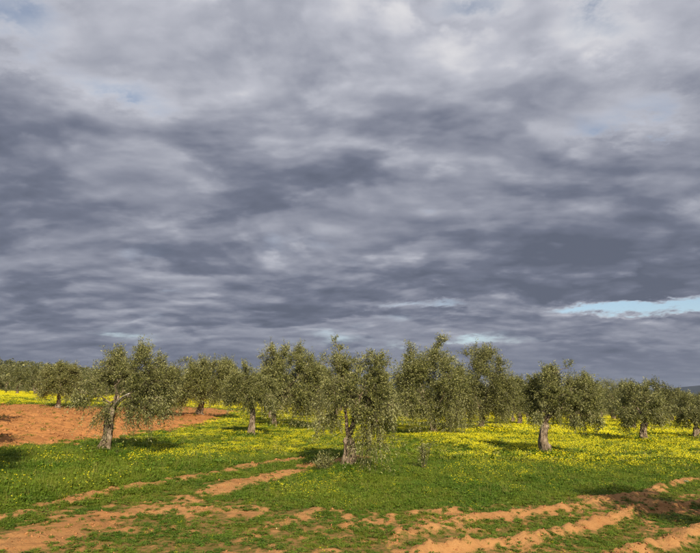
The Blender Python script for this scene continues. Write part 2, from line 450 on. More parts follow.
# ------------------------------------------------------------------ which trees stand where (photo pixels: trunk foot, crown)
# name: foot x, foot y, crown x0, x1, crown top y, crown bottom y
TREES = {
    'leaning':  (103, 457, 78, 178, 351, 432),
    'mound':    (199, 418, 174, 240, 361, 412),
    'slim':     (251, 437, 218, 276, 368, 412),
    'tall':     (274, 428, 250, 324, 345, 420),
    'big':      (347, 472, 318, 403, 350, 450),
    'weeping':  (434, 436, 394, 470, 346, 432),
    'spreading': (482, 433, 442, 517, 348, 425),
    'dark':     (518, 428, 490, 541, 379, 416),
    'upright':  (545, 459, 524, 600, 369, 432),
    'behind_upright': (572, 430, 558, 606, 382, 416),
    'round':    (614, 421, 597, 640, 381, 414),
    'stout':    (644, 445, 619, 669, 391, 430),
    'veiled':   (672, 423, 655, 692, 391, 416),
    'edge':     (697, 442, 680, 722, 398, 431),
    'soil_edge': (58, 408, 36, 78, 366, 400),
    'hidden':   (158, 415, 140, 186, 366, 411),
    'gap':      (318, 419, 300, 336, 362, 412),
}
TRUNKS += [tuple(ground_at(*t[:2])[:2]) for t in TREES.values()]
for k in ('mound', 'leaning', 'big', 'stout'):
    p = ground_at(*TREES[k][:2]); MOUNDS.append((p[0], p[1], {'mound': 1.5}.get(k, .8), {'mound': .32}.get(k, .12)))

# ------------------------------------------------------------------ ground
def spaced(runs, grow, far_lo, far_hi):
    """grid lines: even runs (from, to, step), then steps that grow outwards"""
    c = np.concatenate([np.arange(a, b - 1e-6, st) for a, b, st in runs] + [[runs[-1][1]]])
    s = runs[0][2]; q = c[0]; left = []
    while q > far_lo:
        s *= grow; q -= s; left.append(q)
    s = runs[-1][2]; q = c[-1]; right = []
    while q < far_hi:
        s *= grow; q += s; right.append(q)
    return np.concatenate([left[::-1], c, right])
gx = spaced([(-25, -9.5, .17), (-9.5, 9.5, .08)], 1.07, -4000, 9000)
gy = spaced([(9, 19.5, .08), (19.5, 42, .17)], 1.06, -60, 9000)
GX, GY = np.meshgrid(gx, gy)
gxr, gyr = GX.ravel(), GY.ravel()
s_, fl_, tall_, rel_, soil_, worn_ = covers(gxr, gyr)
gz = lay(gxr, gyr) + rel_
nx, ny = len(gx), len(gy)
ii = np.arange(nx * ny).reshape(ny, nx)
quads = np.stack([ii[:-1, :-1], ii[:-1, 1:], ii[1:, 1:], ii[1:, :-1]], -1).reshape(-1, 4)
far_ = sstep(np.hypot(gxr, gyr), 60, 110)
me = mesh_from('ground', np.stack([gxr, gyr, gz], -1), quads, M['ground'], True,
               {'soil': ('POINT', 'FLOAT', s_.astype(np.float32)), 'flower': ('POINT', 'FLOAT', fl_.astype(np.float32)), 'far': ('POINT', 'FLOAT', far_.astype(np.float32)), 'ploughed': ('POINT', 'FLOAT', soil_.astype(np.float32)), 'worn': ('POINT', 'FLOAT', worn_.astype(np.float32))})
tag(obj('ground', me), 'orange soil and green turf of the olive grove field', kind='structure')

# far blue hills beyond the grove
hx = np.linspace(-7000, 9000, 160); prof = 30 + 75 * fbm(hx, hx * 0 + 3, .0011, 4, .5) + 88 * np.exp(-((hx - 4350) / 750) ** 2)
hv = []; hf = []
for j, (yy, k) in enumerate(((5600, 0.0), (6100, .7), (6600, 1.0), (7600, .6), (8800, 0.0))):
    for x_, p_ in zip(hx, prof): hv.append((x_, yy, -8 + p_ * k))
for j in range(4):
    for i in range(len(hx) - 1):
        a = j * len(hx) + i; hf.append((a, a + 1, a + 1 + len(hx), a + len(hx)))
tag(obj('hills', mesh_from('hills', hv, np.array(hf), M['hills'], True)), 'dark blue hills on the horizon beyond the grove', kind='structure')

# ------------------------------------------------------------------ olive trees
def unit(v): return v / (np.linalg.norm(v, axis=-1, keepdims=True) + 1e-9)
def tube(pts, rad, sides, verts, faces, cap=True):
    pts = np.asarray(pts); n = len(pts)
    tan = unit(np.gradient(pts, axis=0))
    ref = np.array([.31, .77, .2])
    e1 = unit(np.cross(tan, ref)); e2 = np.cross(tan, e1)
    th = np.arange(sides) / sides * 2 * math.pi
    ring = pts[:, None] + rad[:, None, None] * (np.cos(th)[None, :, None] * e1[:, None] + np.sin(th)[None, :, None] * e2[:, None])
    b = sum(len(v) for v in verts)
    verts.append(ring.reshape(-1, 3))
    for i in range(n - 1):
        for j in range(sides):
            k = (j + 1) % sides
            faces.append((b + i * sides + j, b + i * sides + k, b + (i + 1) * sides + k, b + (i + 1) * sides + j))
    if cap: faces.append(tuple(b + (n - 1) * sides + j for j in range(sides)))

def leaf_mesh(name, starts, dirs, lens, grav, per, size, R, stems=True, wide=.28, mat='leaf'):
    """shoots that leave 'starts' along 'dirs' and sag; narrow leaves in pairs along each"""
    n = len(starts)
    t = np.linspace(.06, 1.0, per)
    s = lens[:, None] * t[None]
    wig = R.normal(0, .035, (n, per, 3)) * size / .07
    pos = starts[:, None] + dirs[:, None] * s[..., None] + wig
    sag = grav[:, None] * s ** 2
    pos[..., 2] -= sag
    tan = dirs[:, None] - np.array([0, 0, 1.0]) * (2 * grav[:, None] * s)[..., None]
    tan = unit(tan)
    rnd = R.normal(size=(n, per, 3))
    side = unit(rnd - (rnd * tan).sum(-1, keepdims=True) * tan)
    ld = unit(tan * .75 + side * R.uniform(.4, 1.0, (n, per, 1)) + np.array([0, 0, -.12]))
    L = size * R.uniform(.7, 1.25, (n, per, 1))
    nn = unit(R.normal(size=(n, per, 3))) + (unit(dirs + np.array([0, 0, .45])) * .95)[:, None]
    nn = unit(nn - (nn * ld).sum(-1, keepdims=True) * ld)
    nn = np.where(nn[..., 2:3] < -.45, -nn, nn)            # upper sides mostly look up and out
    wv = np.cross(nn, ld) * L * wide * .5
    a = pos; b = pos + ld * L * .45 + wv; c = pos + ld * L - nn * L * .05; d = pos + ld * L * .45 - wv
    V = np.stack([a, d, c, b], 2).reshape(-1, 3)
    F = np.arange(len(V)).reshape(-1, 4)
    mi = np.zeros(len(F), np.int32)
    if stems:
        ts = np.array([0, .35, .7, 1.0]); ss = lens[:, None] * ts[None]
        sp = starts[:, None] + dirs[:, None] * ss[..., None]; sp[..., 2] -= grav[:, None] * ss ** 2
        r = (np.array([.006, .005, .0035, .002])[None] * R.uniform(.7, 1.2, (n, 1)))[..., None]
        e1 = unit(np.cross(dirs, np.array([.2, .3, 1.0])))[:, None]; e2 = unit(np.cross(dirs[:, None], e1))
        rings = np.stack([sp + e1 * r, sp - .5 * e1 * r + .87 * e2 * r, sp - .5 * e1 * r - .87 * e2 * r], 2)   # n,4,3,3
        base = len(V); SV = rings.reshape(-1, 3)
        idx = base + np.arange(n * 12).reshape(n, 4, 3)
        q = []
        for k in range(3):
            k2 = (k + 1) % 3
            q.append(np.stack([idx[:, :-1, k], idx[:, :-1, k2], idx[:, 1:, k2], idx[:, 1:, k]], -1).reshape(-1, 4))
        SF = np.concatenate(q)
        V = np.concatenate([V, SV]); F = np.concatenate([F, SF]); mi = np.concatenate([mi, np.ones(len(SF), np.int32)])
    me = mesh_from(name, V, F, [M[mat], M['twig']])
    me.polygons.foreach_set('material_index', mi)
    return me

def trunk_mesh(R, path, r0, r1, sides=22, knots=True):
    path = np.asarray(path); n = len(path)
    t = np.linspace(0, 1, n); hgt = path[-1, 2] - path[0, 2]
    r = r0 + (r1 - r0) * t ** .7
    th = np.arange(sides) / sides * 2 * math.pi
    ph = R.uniform(0, 6.3, 6); tw = R.uniform(-2.5, 2.5)
    zz = t[:, None] * hgt
    flare = 1 + 1.15 * np.exp(-zz / (.2 * hgt)) * (.60 + .40 * np.sin(4 * th + ph[0])[None]) + .20 * np.exp(-((1 - t[:, None]) / .16) ** 2)
    gn = 1 + .17 * np.sin(3 * th[None] + tw * zz + ph[1]) + .10 * np.sin(5 * th[None] - 1.7 * tw * zz + ph[2]) + .07 * np.sin(9 * th[None] + 3 * zz + ph[3])
    gn = gn + R.normal(0, .05, (n, sides))
    gn[-1] *= .70; gn[-2] *= .92
    if knots:
        for _ in range(9):
            kt, ka = R.uniform(.1, .9), R.uniform(0, 6.28)
            da = (th[None] - ka + math.pi) % (2 * math.pi) - math.pi
            gn = gn + R.choice([-1, 1, 1]) * R.uniform(.12, .34) * np.exp(-((t[:, None] - kt) / .08) ** 2 - (da / .45) ** 2)
    rr = r[:, None] * flare * gn
    V = path[:, None] + np.stack([np.cos(th)[None] * rr, np.sin(th)[None] * rr, np.zeros_like(rr)], -1)
    V = V.reshape(-1, 3)
    F = []
    for i in range(n - 1):
        for j in range(sides):
            k = (j + 1) % sides
            F.append((i * sides + j, i * sides + k, (i + 1) * sides + k, (i + 1) * sides + j))
    V = np.vstack([V, path[-1] + (0, 0, r1 * .5)])
    for j in range(sides): F.append(((n - 1) * sides + j, (n - 1) * sides + (j + 1) % sides, len(V) - 1))
    return mesh_from('trunk', V, F, M['bark'], True)

def grow(R, H, fork, lean, r0, cx, rx, z0, z1, leaves, size, spikes=(), skirts=(), per=44, ry=None, wide=.28, detail=True, dense=1.0, weep=1.0, clear=None):
    """returns (trunk mesh, list of limb meshes, crown mesh), foot at the origin"""
    ry = ry or rx * R.uniform(.85, 1.0)
    nr = 20 if detail else 7
    t = np.linspace(0, 1, nr)
    path = np.stack([lean[0] * t ** 1.3 + .30 * r0 * np.sin(t * 6 + R.uniform(0, 6)) * np.sqrt(t), lean[1] * t + .04 * np.sin(t * 6 + 1) * t, -.12 + (fork + .12) * t], -1)
    trunk = trunk_mesh(R, path, r0 * .80, r0 * .62, 26 if detail else 9, detail)
    top = path[-1]
    cen = np.array([cx, 0, (z0 + z1) / 2]); rad = np.array([rx, ry, (z1 - z0) / 2])
    K = int((40 if detail else 20) * dense)
    lobes = unit(R.normal(size=(7, 3))); amp = R.uniform(-.22, .22, 7)
    C = []
    tries = 0
    while len(C) < K and tries < 6000:
        tries += 1
        d = unit(R.normal(size=3)); f = R.uniform(.25, 1) ** .55
        f *= 1 + (amp * np.maximum(0, lobes @ d) ** 3).sum()
        p = cen + rad * d * f * .86
        if p[2] < z0 + .34 * (z1 - z0) and math.hypot((p[0] - cx) / rx, p[1] / ry) < .5: continue
        if C and min(np.linalg.norm((p - q) / rad) for q in C) < .17 / dense ** .4: continue
        if clear and clear[0] < p[0] < clear[1] and clear[2] < p[2] < clear[3] and p[1] < 0: continue
        C.append(p)
    kinds = [0] * len(C)
    for sx, sy, sz in spikes: C.append(np.array([sx, sy, sz])); kinds.append(1)
    skirt_rows = []
    for sx, sy, sz, sb in skirts: C.append(np.array([sx, sy, sz])); kinds.append(2); skirt_rows.append(sb)
    C = np.array(C); kinds = np.array(kinds)
    # skeleton: each clump joins the nearest node, so limbs form by themselves
    nodes = [top.copy()]; par = [-1]; plen = [0.0]
    tipnode = {}
    nl = int(R.integers(3, 5)) if detail else 3
    a0 = R.uniform(0, 6.28)
    for i in range(nl):
        a = a0 + i * 2 * math.pi / nl + R.uniform(-.4, .4)
        tgt = np.array([cx + math.cos(a) * rx * .42, math.sin(a) * ry * .42, z0 + (z1 - z0) * R.uniform(.45, .62)])
        last = 0; m = 6
        for j in range(1, m + 1):
            q = j / m
            p = top + (tgt - top) * q + R.normal(0, .045, 3) * math.sin(q * 3.1); p[2] += .10 * math.sin(q * math.pi)
            nodes.append(p); par.append(last); plen.append(plen[last] + np.linalg.norm(p - nodes[last])); last = len(nodes) - 1
    order = np.argsort(np.linalg.norm(C - top, axis=1))
    for ci in order:
        c = C[ci]; A = np.array(nodes[1:]); pl = np.array(plen[1:])
        if kinds[ci] == 2: q0 = np.argmin(np.linalg.norm(A - c, axis=1) + .1 * pl) + 1
        else: q0 = np.argmin(np.linalg.norm(A - c, axis=1) + .28 * pl + .5 * np.maximum(0, A[:, 2] - c[2])) + 1
        L = np.linalg.norm(c - nodes[q0]); m = max(2, int(L / .22)); last = q0; st = nodes[q0]
        for j in range(1, m + 1):
            q = j / m
            p = st + (c - st) * q + R.normal(0, .03, 3) * math.sin(q * math.pi); p[2] += .14 * L * math.sin(q * math.pi)
            nodes.append(p); par.append(last); plen.append(plen[last] + L / m); last = len(nodes) - 1
        tipnode[ci] = last
    N = len(nodes); nodes = np.array(nodes)
    w_ = np.zeros(N); ch = [[] for _ in range(N)]
    for i in range(1, N): ch[par[i]].append(i)
    for i in range(N - 1, 0, -1):
        w_[i] = max(w_[i], 1.0) if not ch[i] else w_[i]
        w_[par[i]] += w_[i]
    rr = .0095 * np.power(np.maximum(w_, 1), .5) * (r0 / .2) ** .5
    rr = rr * (1 + 1.9 * np.exp(-np.array(plen) / .8) * (w_ > 3))
    rr = np.minimum(rr, r0 * .62)
    limbs = []
    for s0 in ch[0]:
        V, F = [], []
        stack = [(0, s0)]
        while stack:
            a, b = stack.pop()
            chain = [a, b]
            while ch[chain[-1]]:
                kids = sorted(ch[chain[-1]], key=lambda q: -w_[q])
                for k in kids[1:]: stack.append((chain[-1], k))
                chain.append(kids[0])
            rad_ = rr[chain].copy(); rad_[0] = min(rr[chain[0]], rad_[1] * 1.15) if a else rad_[1] * 1.25
            tube(nodes[chain], rad_, 7 if detail else 4, V, F)
        limbs.append(mesh_from('limb', np.concatenate(V), F, M['bark'], True))
    # leafy shoots
    ns = max(1, int(leaves / per / len(C)))
    S, D, Ln, G = [], [], [], []
    for ci, c in enumerate(C):
        k = kinds[ci]; m = ns if k == 0 else (max(3, ns // 3) if k == 1 else max(6, int(ns * 1.1)))
        hh = (c[2] - z0) / (z1 - z0)
        out = unit((c - cen) / rad)
        st = c + R.normal(0, .075, (m, 3)) * (rx / 1.4) * (.4 if k else 1)
        if k == 1:
            d = unit(np.array([0, 0, 1.0]) + R.normal(0, .42, (m, 3))); ln = R.uniform(.18, .45, m); g = R.uniform(0, .25, m)
            q = tipnode[ci]; back = []
            while q > 0 and len(back) < 4: back.append(nodes[q]); q = par[q]
            back = np.array(back); m = max(6, int(m * 1.2))
            d = unit(np.array([0, 0, .8]) + R.normal(0, .5, (m, 3))); ln = R.uniform(.15, .42, m) * rx / 1.45; g = R.uniform(0, .4, m)
            st = back[R.integers(0, len(back), m)] + R.normal(0, .05, (m, 3))
        elif k == 2:
            sb = skirt_rows.pop(0); drop = c[2] - sb
            d = unit(np.array([0, 0, -1.0]) + R.normal(0, .28, (m, 3))); ln = drop * R.uniform(.45, 1.0, m); g = R.uniform(0, .12, m)
            st = c + R.normal(0, .14, (m, 3)); 
        else:
            d = unit(out * .55 + R.normal(0, .62, (m, 3)) + np.array([0, 0, .35 * (hh - .25)]))
            ln = R.uniform(.26, .62, m) * rx / 1.45 * (.85 + .3 * R.random())
            up_ = R.random(m) < (.35 if hh > .68 else .06)
            d[up_] = unit(d[up_] * .5 + np.array([0, 0, 1.0]))
            g = weep * R.uniform(.25, 1.3, m) * np.clip(1.35 - hh * 1.1, .25, 1.4) / (rx / 1.45)
        if k == 0: g = np.where(up_, g * .15, g)
        S.append(st); D.append(d); Ln.append(ln); G.append(g)
    S = np.concatenate(S); D = np.concatenate(D); Ln = np.concatenate(Ln); G = np.concatenate(G)
    crown = leaf_mesh('crown', S, D, Ln, G, per, size, R, detail, wide, 'leaf' if detail else 'far_leaf')
    return trunk, limbs, crown

def plant_tree(name, parts, loc, rz=0.0, sc=1.0):
    root = bpy.data.objects.new(name, None); col.objects.link(root)
    root.empty_display_size = .3
    root.location = loc; root.rotation_euler = (0, 0, rz); root.scale = (sc, sc, sc)
    trunk, limbs, crown = parts
    obj('trunk', trunk, root)
    for l in limbs: obj('limb', l, root)
    obj('crown', crown, root)
    return root
def copy_tree(src, loc, rz, sc):
    r = src.copy(); col.objects.link(r)
    r.location = loc; r.rotation_euler = (0, 0, rz); r.scale = (sc, sc, sc)
    for c in src.children:
        d = c.copy(); col.objects.link(d); d.parent = r
    return r

EXTRA = {   # look of single trees; distances in photo pixels from the foot (x right, y up)
    'leaning': dict(clear=(6, 27, 42, 64), fork=46, lean=(7, 0), r0=6.4, spikes=[(35, 109), (34, 104), (0, 103), (72, 97), (-20, 93)], skirts=[(30, 50, 26), (45, 52, 24), (60, 55, 32), (-18, 60, 44)], K=1.0),
    'mound': dict(fork=14, lean=(1, 0), r0=4.2, spikes=[(18, 57)], skirts=[(14, 22, 8), (-16, 24, 12)]),
    'slim': dict(fork=30, lean=(0, 0), r0=4.2, spikes=[], skirts=[(-24, 40, 25), (20, 40, 22)]),
    'tall': dict(fork=22, lean=(0, 0), r0=3.3, spikes=[(-6, 84), (-14, 76), (25, 64), (12, 80)], skirts=[(24, 30, -6), (36, 34, -8), (12, 30, 6), (44, 40, 0)]),
    'big': dict(fork=29, lean=(3, 0), r0=8.2, spikes=[(-14, 132), (-8, 122), (25, 116), (45, 112), (-26, 108)], skirts=[(22, 48, -6), (31, 46, -8), (15, 42, 6), (-24, 52, 30), (46, 62, 40), (-12, 52, 34), (38, 56, 20)]),
    'weeping': dict(fork=16, lean=(-1, 0), r0=4.4, spikes=[(12, 104), (10, 97), (-22, 94), (15, 100)], skirts=[(15, 34, -4), (-20, 36, 4), (2, 30, 8), (17, 36, -6), (-28, 38, 8), (-10, 32, 6), (24, 34, 4)]),
    'spreading': dict(fork=18, lean=(0, 0), r0=4.0, spikes=[(14, 86), (6, 82), (-16, 84)], skirts=[(-20, 34, 0), (-12, 30, 6), (14, 32, 8), (26, 32, 10), (2, 30, 10), (-28, 34, 6)]),
    'dark': dict(fork=14, lean=(3, 0), r0=3.4, spikes=[], skirts=[(-14, 20, 11), (14, 20, 12)]),
    'upright': dict(fork=34, lean=(1, 0), r0=6.6, spikes=[(27, 94), (16, 90), (48, 82), (-4, 80)], skirts=[(26, 42, 26), (45, 42, 32), (-12, 44, 34)], weep=.45),
    'behind_upright': dict(fork=14, lean=(0, 0), r0=3.4, spikes=[], skirts=[(14, 20, 8)]),
    'round': dict(fork=12, lean=(0, 0), r0=2.8, spikes=[(-6, 41)], skirts=[(-10, 16, 6), (10, 16, 4)]),
    'stout': dict(fork=20, lean=(2, 0), r0=4.8, spikes=[(4, 58), (0, 55)], skirts=[(-14, 28, 16), (14, 28, 14)], weep=.5),
    'veiled': dict(fork=10, lean=(0, 0), r0=2.5, spikes=[], skirts=[(-8, 14, 5), (8, 14, 5)]),
    'edge': dict(fork=14, lean=(0, 0), r0=4.4, spikes=[], skirts=[(-12, 22, 10), (12, 20, 12)]),
    'soil_edge': dict(fork=12, lean=(0, 0), r0=2.6, spikes=[(6, 42)], skirts=[(12, 18, 5), (-14, 18, 8)]),
    'hidden': dict(fork=12, lean=(0, 0), r0=3.2, spikes=[(14, 49)], skirts=[(16, 20, 5)]),
    'gap': dict(fork=12, lean=(0, 0), r0=3.0, spikes=[], skirts=[(-8, 22, 2), (6, 20, 2)]),
}
LABELS = {
    'leaning': 'olive tree with leaning trunk and one pale bare cut branch, at the ploughed soil edge',
    'mound': 'olive tree rooted in a heaped mound of orange soil at the ploughed strip tip',
    'slim': 'small olive tree with slim straight flared trunk rising from a strip of yellow flowers',
    'tall': 'tall olive tree with thin trunk just behind the small slim-trunked one',
    'big': 'large olive tree with knotted flared trunk, drooping skirt and sucker shoots beside the wheel ruts',
    'weeping': 'tall weeping olive tree with long hanging branches, behind the young sapling',
    'spreading': 'tall olive tree with wide open crown standing next to the weeping olive tree',
    'dark': 'olive tree with short dark leaning trunk in the yellow carpet behind the pale-trunked tree',
    'upright': 'olive tree with pale thick bare trunk and upright grey crown standing in flowering grass',
    'behind_upright': 'olive tree mostly hidden behind the upright grey-crowned olive with pale thick trunk',
    'round': 'rounded olive tree between the pale-trunked olive and the short stout-trunked olive',
    'stout': 'small olive tree with short stout twisted trunk in thick yellow flowers',
    'veiled': 'olive tree half hidden behind the small stout-trunked olive, below the blue hills',
    'edge': 'small dark olive tree with thick grey trunk, past the short stout-trunked olive',
    'soil_edge': 'far olive tree standing where orange soil meets the bright yellow field',
    'hidden': 'olive tree behind the leaning olive, its shadow lying on orange soil',
    'gap': 'olive tree with leafy base, glimpsed behind the large drooping olive',
}
FOOT = {}
for i, (k, (bx_, by_, x0_, x1_, yt_, yb_)) in enumerate(TREES.items()):
    R = np.random.default_rng(100 + i * 7)
    e = EXTRA[k]; p = ground_at(bx_, by_); s = px_size(p); d = p[1]
    p[2] = float(ground_z(np.array([p[0]]), np.array([p[1]]))[0])
    rx = (x1_ - x0_) / 2 * s; cx = ((x0_ + x1_) / 2 - bx_) * s
    z0 = (by_ - yb_) * s; z1 = (by_ - yt_) * s
    near = d < 30
    size = .080 if d < 24 else (.095 if d < 36 else .125)
    vol = rx * rx * (z1 - z0)
    leaves = int(np.clip(vol * (.080 / size) ** 2 * 9500, 9000, 50000))
    sk = [(a * s, R.uniform(-.55, -.1) * rx, b * s, c * s) for a, b, c in e['skirts']]
    sp = [(a * s, R.uniform(-.3, .3) * rx, (b - 5) * s) for a, b in e['spikes']]
    if k in ('tall', 'weeping', 'spreading', 'mound', 'gap', 'hidden'): size, leaves = .135, int(min(68000, vol * 3000))
    parts = grow(R, z1, e['fork'] * s, (e['lean'][0] * s, 0), e['r0'] * s * .90, cx, rx, z0, z1, leaves, size, sp, sk,
                 per=44 if d < 36 else 30, weep=e.get('weep', 1.0), dense=1.0 if d < 36 else (1.5 if k in ('tall', 'weeping', 'spreading') else 1.1), clear=[q * s for q in e['clear']] if 'clear' in e else None)
    root = plant_tree('olive_tree', parts, p)
    tag(root, LABELS[k], 'olive tree', 'olive trees of the grove')
    FOOT[k] = (root, s, p)

# parts that single trees have
def ring_path(a, b, bow, n=7):
    t = np.linspace(0, 1, n)[:, None]
    return a + (b - a) * t + np.asarray(bow) * np.sin(t * math.pi)
root, s, p = FOOT['leaning']
V, F = [], []
tube(ring_path(np.array([8 * s, -.12, 46 * s]), np.array([22 * s + .46, -1.25, 59 * s]), (.05, -.22, .05)), np.linspace(.050, .024, 7), 9, V, F)
o = obj('bare_branch', mesh_from('bare_branch', np.concatenate(V), F, M['pale_wood'], True), root)
o['label'] = 'pale bare cut branch'
root, s, p = FOOT['big']
R = np.random.default_rng(5)
n = 46
st = np.stack([R.normal(-22 * s, .13, n), R.normal(-.1, .14, n), R.uniform(-.02, .08, n)], -1)
dr = unit(np.stack([R.normal(-.1, .4, n), R.normal(0, .4, n), np.ones(n)], -1))
o = obj('sucker_shoots', leaf_mesh('sucker_shoots', st, dr, R.uniform(.25, .70, n), R.uniform(0, .9, n), 26, .085, R), root)
o['label'] = 'leafy sucker shoots growing from the roots'

# young sapling beside the big tree
p = ground_at(424, 469); s = px_size(p); p[2] = float(ground_z(p[:1], p[1:2])[0])
R = np.random.default_rng(77)
sap = bpy.data.objects.new('olive_sapling', None); col.objects.link(sap); sap.location = p
V, F = [], []
tips = []
for i in range(6):
    tip = np.array([R.normal(0, .16), R.normal(0, .16), R.uniform(.55, .98)])
    tube(ring_path(np.array([R.normal(0, .02), R.normal(0, .02), -.05]), tip, (R.normal(0, .05), 0, 0), 6), np.linspace(.014, .005, 6), 5, V, F)
    tips.append(tip)
obj('stem', mesh_from('stem', np.concatenate(V), F, M['twig'], True), sap)
st = np.concatenate([np.array([t * R.uniform(.35, 1) for _ in range(9)]) for t in tips]); n = len(st)
dr = unit(R.normal(0, .6, (n, 3)) + np.array([0, 0, .6]))
obj('crown', leaf_mesh('crown', st, dr, R.uniform(.15, .34, n), R.uniform(0, .8, n), 16, .07, R), sap)
tag(sap, 'waist-high young olive sapling of thin leafy shoots in the grass before the weeping olive', 'sapling')

# trees just outside the frame whose shadows fall into it
R = np.random.default_rng(31)
shade_parts = [grow(np.random.default_rng(500 + i), 4.6, 1.2, (.1, 0), .28, .05, 1.75, 1.25, 4.6, 22000, .11, per=30, dense=1.0) for i in range(2)]
first = {}
OFF = [(8.9, 10.7, 0, .95, 'olive tree shading the wheel ruts past the end of the flowering strip'),
       (-9.8, 11.2, 1, 1.12, 'olive tree shading the lush grass before the ploughed field'),
       (-14.4, 18.9, 0, 1.06, 'olive tree shading the ploughed field edge'),
       (-20.7, 29.5, 1, 1.08, 'olive tree shading the far side of the ploughed field')]
for x_, y_, k, sc, lab in OFF:
    z_ = float(ground_z(np.array([x_]), np.array([y_]))[0])
    if k in first: o = copy_tree(first[k], (x_, y_, z_), R.uniform(0, 6), sc)
    else: o = first[k] = plant_tree('olive_tree', shade_parts[k], (x_, y_, z_), R.uniform(0, 6), sc)
    tag(o, lab, 'olive tree', 'olive trees of the grove')

# rows of the grove further back
far_parts = [grow(np.random.default_rng(700 + i), 4.4, .9, (.1 * i, 0), .26, .1, 1.9 + .15 * (i % 2), .75, 4.2 + .25 * i, 5200, .20, per=20, dense=1.0, wide=.30, detail=False,
                  skirts=[(1.2, -.6, 1.4, .3), (-1.3, .3, 1.5, .35)]) for i in range(4)]
far_first = {}
taken = [FOOT[k][2][:2] for k in FOOT] + [np.array(o[:2]) for o in OFF]
R = np.random.default_rng(12)
rows = []
ang = math.radians(11)
for i in range(-22, 24):
    for j in range(4, 18):
        x_ = i * 8.6 + R.normal(0, .7) - 2; y_ = j * 8.8 + R.normal(0, .7)
        x_, y_ = x_ * math.cos(ang) - y_ * math.sin(ang) * .5, y_ * math.cos(ang) + x_ * math.sin(ang) * .5
        rows.append((x_, y_))
soil_poly_far = FIELD
n_far = 0
for x_, y_ in rows:
    if y_ < 50 or y_ > 122 or abs(x_) > .70 * y_ + 3: continue
    if min(np.hypot(x_ - t[0], y_ - t[1]) for t in taken) < 6: continue
    if poly_sd(np.array([x_]), np.array([y_]), FIELD)[0] > -3: continue
    if x_ < -.40 * y_ and y_ < 84: continue                      # open yellow field
    z_ = float(ground_z(np.array([x_]), np.array([y_]))[0]); k = int(R.integers(0, 4)); sc = R.uniform(.85, 1.12)
    if k in far_first: o = copy_tree(far_first[k], (x_, y_, z_), R.uniform(0, 6.28), sc)
    else: o = far_first[k] = plant_tree('olive_tree', far_parts[k], (x_, y_, z_), R.uniform(0, 6.28), sc)
    if x_ < -.22 * y_: lab, grp = 'distant olive tree in the rows at the foot of the wooded hillside', 'distant olive trees below the hillside'
    elif x_ < .30 * y_: lab, grp = 'distant olive tree in the back rows seen between the tall drooping olives', 'distant olive trees in the back rows'
    else: lab, grp = 'distant olive tree in the back rows towards the blue hills', 'distant olive trees towards the blue hills'
    tag(o, lab, 'olive tree', grp)
    taken.append(np.array([x_, y_])); n_far += 1

# the wooded hillside and everything further than the rows: one mass
R = np.random.default_rng(40)
C = []
for x_ in np.arange(-460, 420, 9.4):
    for y_ in np.arange(118, 560, 9.8):
        qx, qy = x_ + R.normal(0, 1.6), y_ + R.normal(0, 1.6)
        if abs(qx) > .72 * qy + 8: continue
        if qx > -.1 * qy and qy > 230: continue
        C.append((qx, qy))
C = np.array(C); n = len(C); cz = lay(C[:, 0], C[:, 1])
per = 50
H_ = R.uniform(3.4, 5.6, n); W_ = R.uniform(2.0, 3.0, n)
big_ = R.random(n) < .03; H_[big_] *= 1.7; W_[big_] *= 1.5
d = unit(R.normal(size=(n, per, 3))) * (R.uniform(.3, 1, (n, per, 1)) ** .5)
pos = np.stack([C[:, 0], C[:, 1], cz + H_ * .56], -1)[:, None] + d * np.stack([W_, W_, H_ * .46], -1)[:, None]
u1 = unit(R.normal(size=(n, per, 3))); u2 = unit(np.cross(u1, R.normal(size=(n, per, 3))))
sz = R.uniform(.35, .80, (n, per, 1))
V = np.stack([pos - u1 * sz, pos + u2 * sz * .55, pos + u1 * sz, pos - u2 * sz * .55], 2).reshape(-1, 3)
o = obj('hillside_grove', mesh_from('hillside_grove', V, np.arange(len(V)).reshape(-1, 4), M['far_leaf']))
tag(o, 'far olive woodland covering the low hillside', 'woodland', kind='stuff')

# ------------------------------------------------------------------ scattered ground cover
lib = bpy.data.collections.new('ground_cover_shapes')          # shapes used by the scatter only, not linked to the scene
def blades(R, n, rad, h0, h1, w0, bend):
    V, F = [], []
    for i in range(n):
        a, r = R.uniform(0, 6.28), rad * math.sqrt(R.random())
        b = np.array([math.cos(a) * r, math.sin(a) * r, -.02]); hh = R.uniform(h0, h1)
        la = R.uniform(0, 6.28); dirv = np.array([math.cos(la), math.sin(la), 0]); sd = np.array([-dirv[1], dirv[0], 0]) * w0 * R.uniform(.7, 1.3)
        be = bend * hh * R.uniform(.3, 1.2)
        m = b + dirv * be * .3 + (0, 0, hh * .6); t = b + dirv * be + (0, 0, hh)
        k = len(V); V += [b - sd, b + sd, m + sd * .7, m - sd * .7, t]
        F += [(k, k + 1, k + 2, k + 3), (k + 3, k + 2, k + 4)]
    return V, F
def herb(R, n, rad, hgt, size):
    V, F = [], []
    for i in range(n):
        a, r = R.uniform(0, 6.28), rad * math.sqrt(R.random())
        c = np.array([math.cos(a) * r, math.sin(a) * r, hgt * R.uniform(.3, 1.0)])
        u = unit(R.normal(size=3) * np.array([1, 1, .35])); v_ = unit(np.cross(u, np.array([R.normal(0, .5), R.normal(0, .5), 1.0])))
        s = size * R.uniform(.6, 1.3); k = len(V)
        V += [c, c + u * s * .5 + v_ * s * .45, c + u * s, c + u * s * .5 - v_ * s * .45]; F.append((k, k + 1, k + 2, k + 3))
    return V, F
